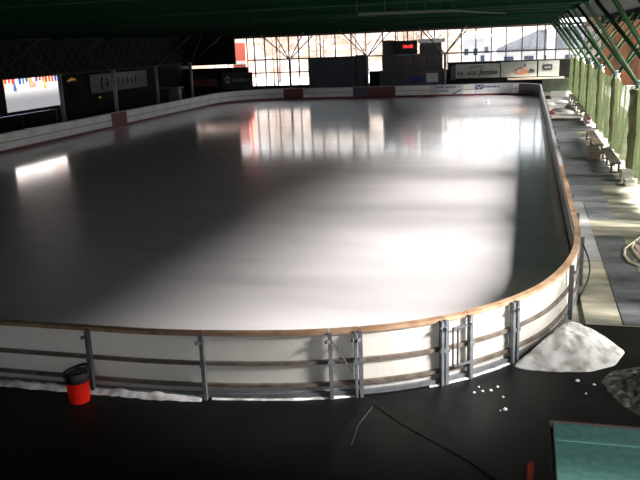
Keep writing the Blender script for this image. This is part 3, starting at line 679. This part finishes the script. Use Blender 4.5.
# hose coil
P = [(3.3, 22.3, .03), (3.1, 21.7, .03), (2.86, 21.1, .03), (2.62, 20.6, .03), (2.53, 19.9, .03), (2.58, 19.3, .03), (2.78, 18.95, .03), (3.1, 18.8, .03), (3.35, 19.2, .03), (3.4, 20.2, .03), (3.2, 20.9, .05), (2.95, 21.3, .09), (2.8, 20.7, .07), (2.85, 19.9, .04), (2.95, 19.4, .04)]
tag(MB().tube([(a.x, a.y, .035+.01*(k % 3)) for k, a in enumerate([Vector(q) for q in P])], .028, 8).build('hose', M['hose'], None, True), 'pale hose lying in a loose loop on the walkway', 'hose')
tag(MB().box(2.9, 20.2, 0, 3.45, 21.2, .02).build('rag', mat('pink_rag', (.32, .22, .22), .9), None), 'dull pink cloth lying inside the loop of hose', 'cloth')

# ------------------------------------------------------------------ near floor things
t = empty('litter_bin', (-7.0, 10.06, 0), 'red litter bin with a black open lid standing by the near boards', 'bin')
n = 28; prof = [(.155, .0), (.16, .02), (.175, .36)]
mb = MB(); mb.lathe((-7.0, 10.06, 0), prof, n)
for k in range(28):
    a = 2*math.pi*k/28; mb.bar((-7.0+.16*math.cos(a), 10.06+.16*math.sin(a), .03), (-7.0+.178*math.cos(a), 10.06+.178*math.sin(a), .35), .012, .012)
mb.build('body', M['red'], t)
MB().lathe((-7.0, 10.06, .36), [(.18, 0), (.185, .02), (.18, .16), (.17, .17)], 24).build('collar', M['black'], t, True)
MB().tube([(-7.0+.20*math.cos(k*.3927), 10.06+.20*math.sin(k*.3927), .56+.05*math.cos(k*.3927)) for k in range(16)], .022, 8, True).build('rim', M['black'], t, True)
MB().tube([(-7.10, 9.91, .40), (-7.13, 9.86, .50), (-7.07, 9.89, .58), (-6.97, 9.96, .62)], .010, 6).build('handle', M['steel'], t, True)

# snow heap against the bend
def heap(name, poly, peak, ph, m, label, cat, amp=.08, seed=0, kind=None, fs=3.0):
    cx, cy = peak; nA, nR2 = 96, 26; v = [(cx, cy, ph)]; f = []
    def rad(a):
        d = Vector((math.cos(a), math.sin(a))); best = .3
        for p, q in zip(poly, poly[1:]+poly[:1]):
            p = Vector(p)-Vector(peak); q = Vector(q)-Vector(peak); e = q-p; den = d.x*e.y-d.y*e.x
            if abs(den) < 1e-9: continue
            tt = (p.x*e.y-p.y*e.x)/den; u = (p.x*d.y-p.y*d.x)/den
            if tt > 0 and -1e-6 <= u <= 1+1e-6: best = tt
        return best
    R = [rad(2*math.pi*k/nA) for k in range(nA)]
    for j in range(1, nR2+1):
        w = j/nR2
        for k in range(nA):
            a = 2*math.pi*k/nA; r = (R[k-1]+R[k]+R[(k+1) % nA])/3*w; x = cx+r*math.cos(a); y = cy+r*math.sin(a)
            hgt = ph*(.5+.5*math.cos(math.pi*w))**.62
            nn = noise.fractal(Vector((x*fs+seed, y*fs, seed)), 1, 2, 5)
            v.append((x, y, max(0.0, hgt+amp*nn*(1-w**3)) if j < nR2 else -.004))
    for k in range(nA): f.append((0, 1+k, 1+(k+1) % nA))
    for j in range(nR2-1):
        for k in range(nA): f.append((1+j*nA+k, 1+(j+1)*nA+k, 1+(j+1)*nA+(k+1) % nA, 1+j*nA+(k+1) % nA))
    f.append([1+(nR2-1)*nA+k for k in range(nA)][::-1])
    return tag(MB().add(v, f).build(name, m, None, True), label, cat, kind=kind)
heap('snow_heap', [(-.16,12.62),(.12,12.50),(.6,12.5),(1.17,12.6),(1.62,12.95),(1.85,13.6),(1.55,14.35),(1.28,14.8),(.98,14.85),(.80,14.55),(.55,13.9),(.25,13.3)], (.80,13.60), .43, M['snow'], 'heap of white and grey scraped snow against the bend of the near boards', 'snow', .09, 2)
heap('slush_heap', [(1.3,12.25),(1.5,12.7),(1.95,12.95),(2.6,13.3),(3.2,12.6),(3.0,11.4),(2.2,10.9),(1.75,11.1),(1.5,11.5)], (2.2,12.1), .22, M['slush'], 'dark grey slush and rubble at the right edge below the snow heap', 'slush', .12, 7, 'stuff', 5)
def ribbon(s0, s1, w, h, label, seed):
    v = []; f = []; n = int((s1-s0)/.06); c = 6
    for i in range(n+1):
        s = s0+(s1-s0)*i/n; ww = w*(.65+.6*abs(noise.noise(Vector((s*1.7, seed, 0))))+.25*noise.noise(Vector((s*9, seed, 1)))); hh = h*(.7+.8*abs(noise.noise(Vector((s*3, seed, 4)))))
        for j in range(c+1):
            u = j/c; p = at_s(s)+nrm_s(s)*(.09+ww*u); v.append((p.x, p.y, hh*math.cos(u*math.pi/2)**.7 if j < c else -.003))
    for i in range(n):
        for j in range(c): a = i*(c+1)+j; f.append((a, a+c+1, a+c+2, a+1))
    tag(MB().add(v, f).build('snow_strip', M['snow'], None, True), label, 'snow', kind='stuff')
ribbon(sN[1], sN[7]-.05, .16, .09, 'thin strip of snow along the foot of the left near boards', 1)
ribbon(sN[7]+.1, sN[9]-.1, .04, .03, 'faint line of snow along the foot of the middle near board', 2)
ribbon(sN[10]-.3, sN[12]-.1, .045, .03, 'crumbly snow along the foot of the boards left of the snow heap', 3)
spots = [(-.55,11.55),(-.42,11.6),(-.68,11.48),(-.32,11.75),(-.62,11.7),(-.25,10.93),(-.18,10.97),(-.22,11.4),(1.2,12.1),(1.05,11.75),(1.5,12.5),(.95,12.2)]
ch = None
for k, (x, y) in enumerate(spots):
    rr = random.Random(k+9); r = .012+.02*rr.random(); bm_ = MB().lathe((x, y, 0), [(r, 0), (r*1.2, r*.5), (r*.7, r*1.1), (r*.2, r*1.2)], 6)
    tag(bm_.build('ice_chunk', M['chip']), 'small white lump of ice on the dark floor near the ' + ('snow heap' if x > .5 else 'near boards'), 'ice', 'ice lumps on the floor by the snow heap' if x > .5 else 'ice lumps on the floor by the near boards')
tag(MB().lathe((-3.15, 67.5, .03), [(.1, 0), (.15, .05), (.08, .14), (.02, .16)], 8).build('snow_lump', M['snow']), 'tiny white lump lying on the far ice', 'snow')
# curved black edge hose leaning on the outside of the corner
hp = []
for k in range(9):
    u = k/8; p = at_s(s_r0-.2-.75*u); q = nrm_s(s_r0-.2-.75*u); hp.append((p.x+q.x*(.12+.18*math.sin(math.pi*u)), p.y+q.y*(.12+.18*math.sin(math.pi*u)), 1.02-.98*u))
tag(MB().tube(hp, .022, 8).build('black_cable', M['black'], None, True), 'black cable bowing down the outside of the near right corner boards', 'cable')
# paler concrete patch and crack in the dark floor
tag(MB().add([(-2.35,10.9,.003),(-1.9,10.95,.003),(-1.0,10.2,.003),(-.3,9.2,.003),(-.6,7.6,.003),(-2.6,7.6,.003),(-2.5,9.6,.003)], [(0,6,5,4,3,2,1)]).build('floor_patch', mat('worn_floor', (.006, .006, .006), .6, 0, 2, (.011, .0108, .0105), .1, spec=.12)), kind='structure')
tag(MB().tube([(-2.18,10.75,.004),(-1.7,10.25,.004),(-1.2,9.85,.004),(-.6,9.35,.004),(.2,8.5,.004)], .012, 4).tube([(-2.2,10.7,.004),(-2.3,10.1,.004),(-2.28,9.5,.004)], .01, 4).build('floor_joint', M['black']), kind='structure')

# kiosk with the teal roof, red post
t = empty('kiosk', (2.0, 4.0, 0), 'flat teal roofed kiosk at the bottom right corner', 'kiosk')
MB().box(.42, 1.2, 0, 4.2, 5.75, 2.34).build('walls', M['kiosk'], t)
MB().box(.29, 1.0, 2.36, 4.4, 5.91, 2.5).build('roof', M['teal'], t)
MB().box(.33, 1.0, 2.34, 4.4, 5.9, 2.36).build('roof_underside', M['black'], t)
MB().box(.29, 5.62, 2.5, 4.4, 5.66, 2.504).build('roof_seam', M['teal_seam'], t)
MB().box(.26, 1.0, 2.38, .285, 5.93, 2.45).box(.26, 5.915, 2.40, 4.4, 5.935, 2.51).build('edge_trim', M['trim'], t)
t = empty('red_post', (.13, 7.0, 0), 'dull red post standing left of the teal roof', 'post')
MB().lathe((.14, 7.0, 0), [(.032, 0), (.032, 1.46), (.022, 1.475)], 12).build('shaft', M['redpole'], t, True)
MB().box(.02, 6.88, 0, .26, 7.12, .02).build('base_plate', M['dark_steel'], t)
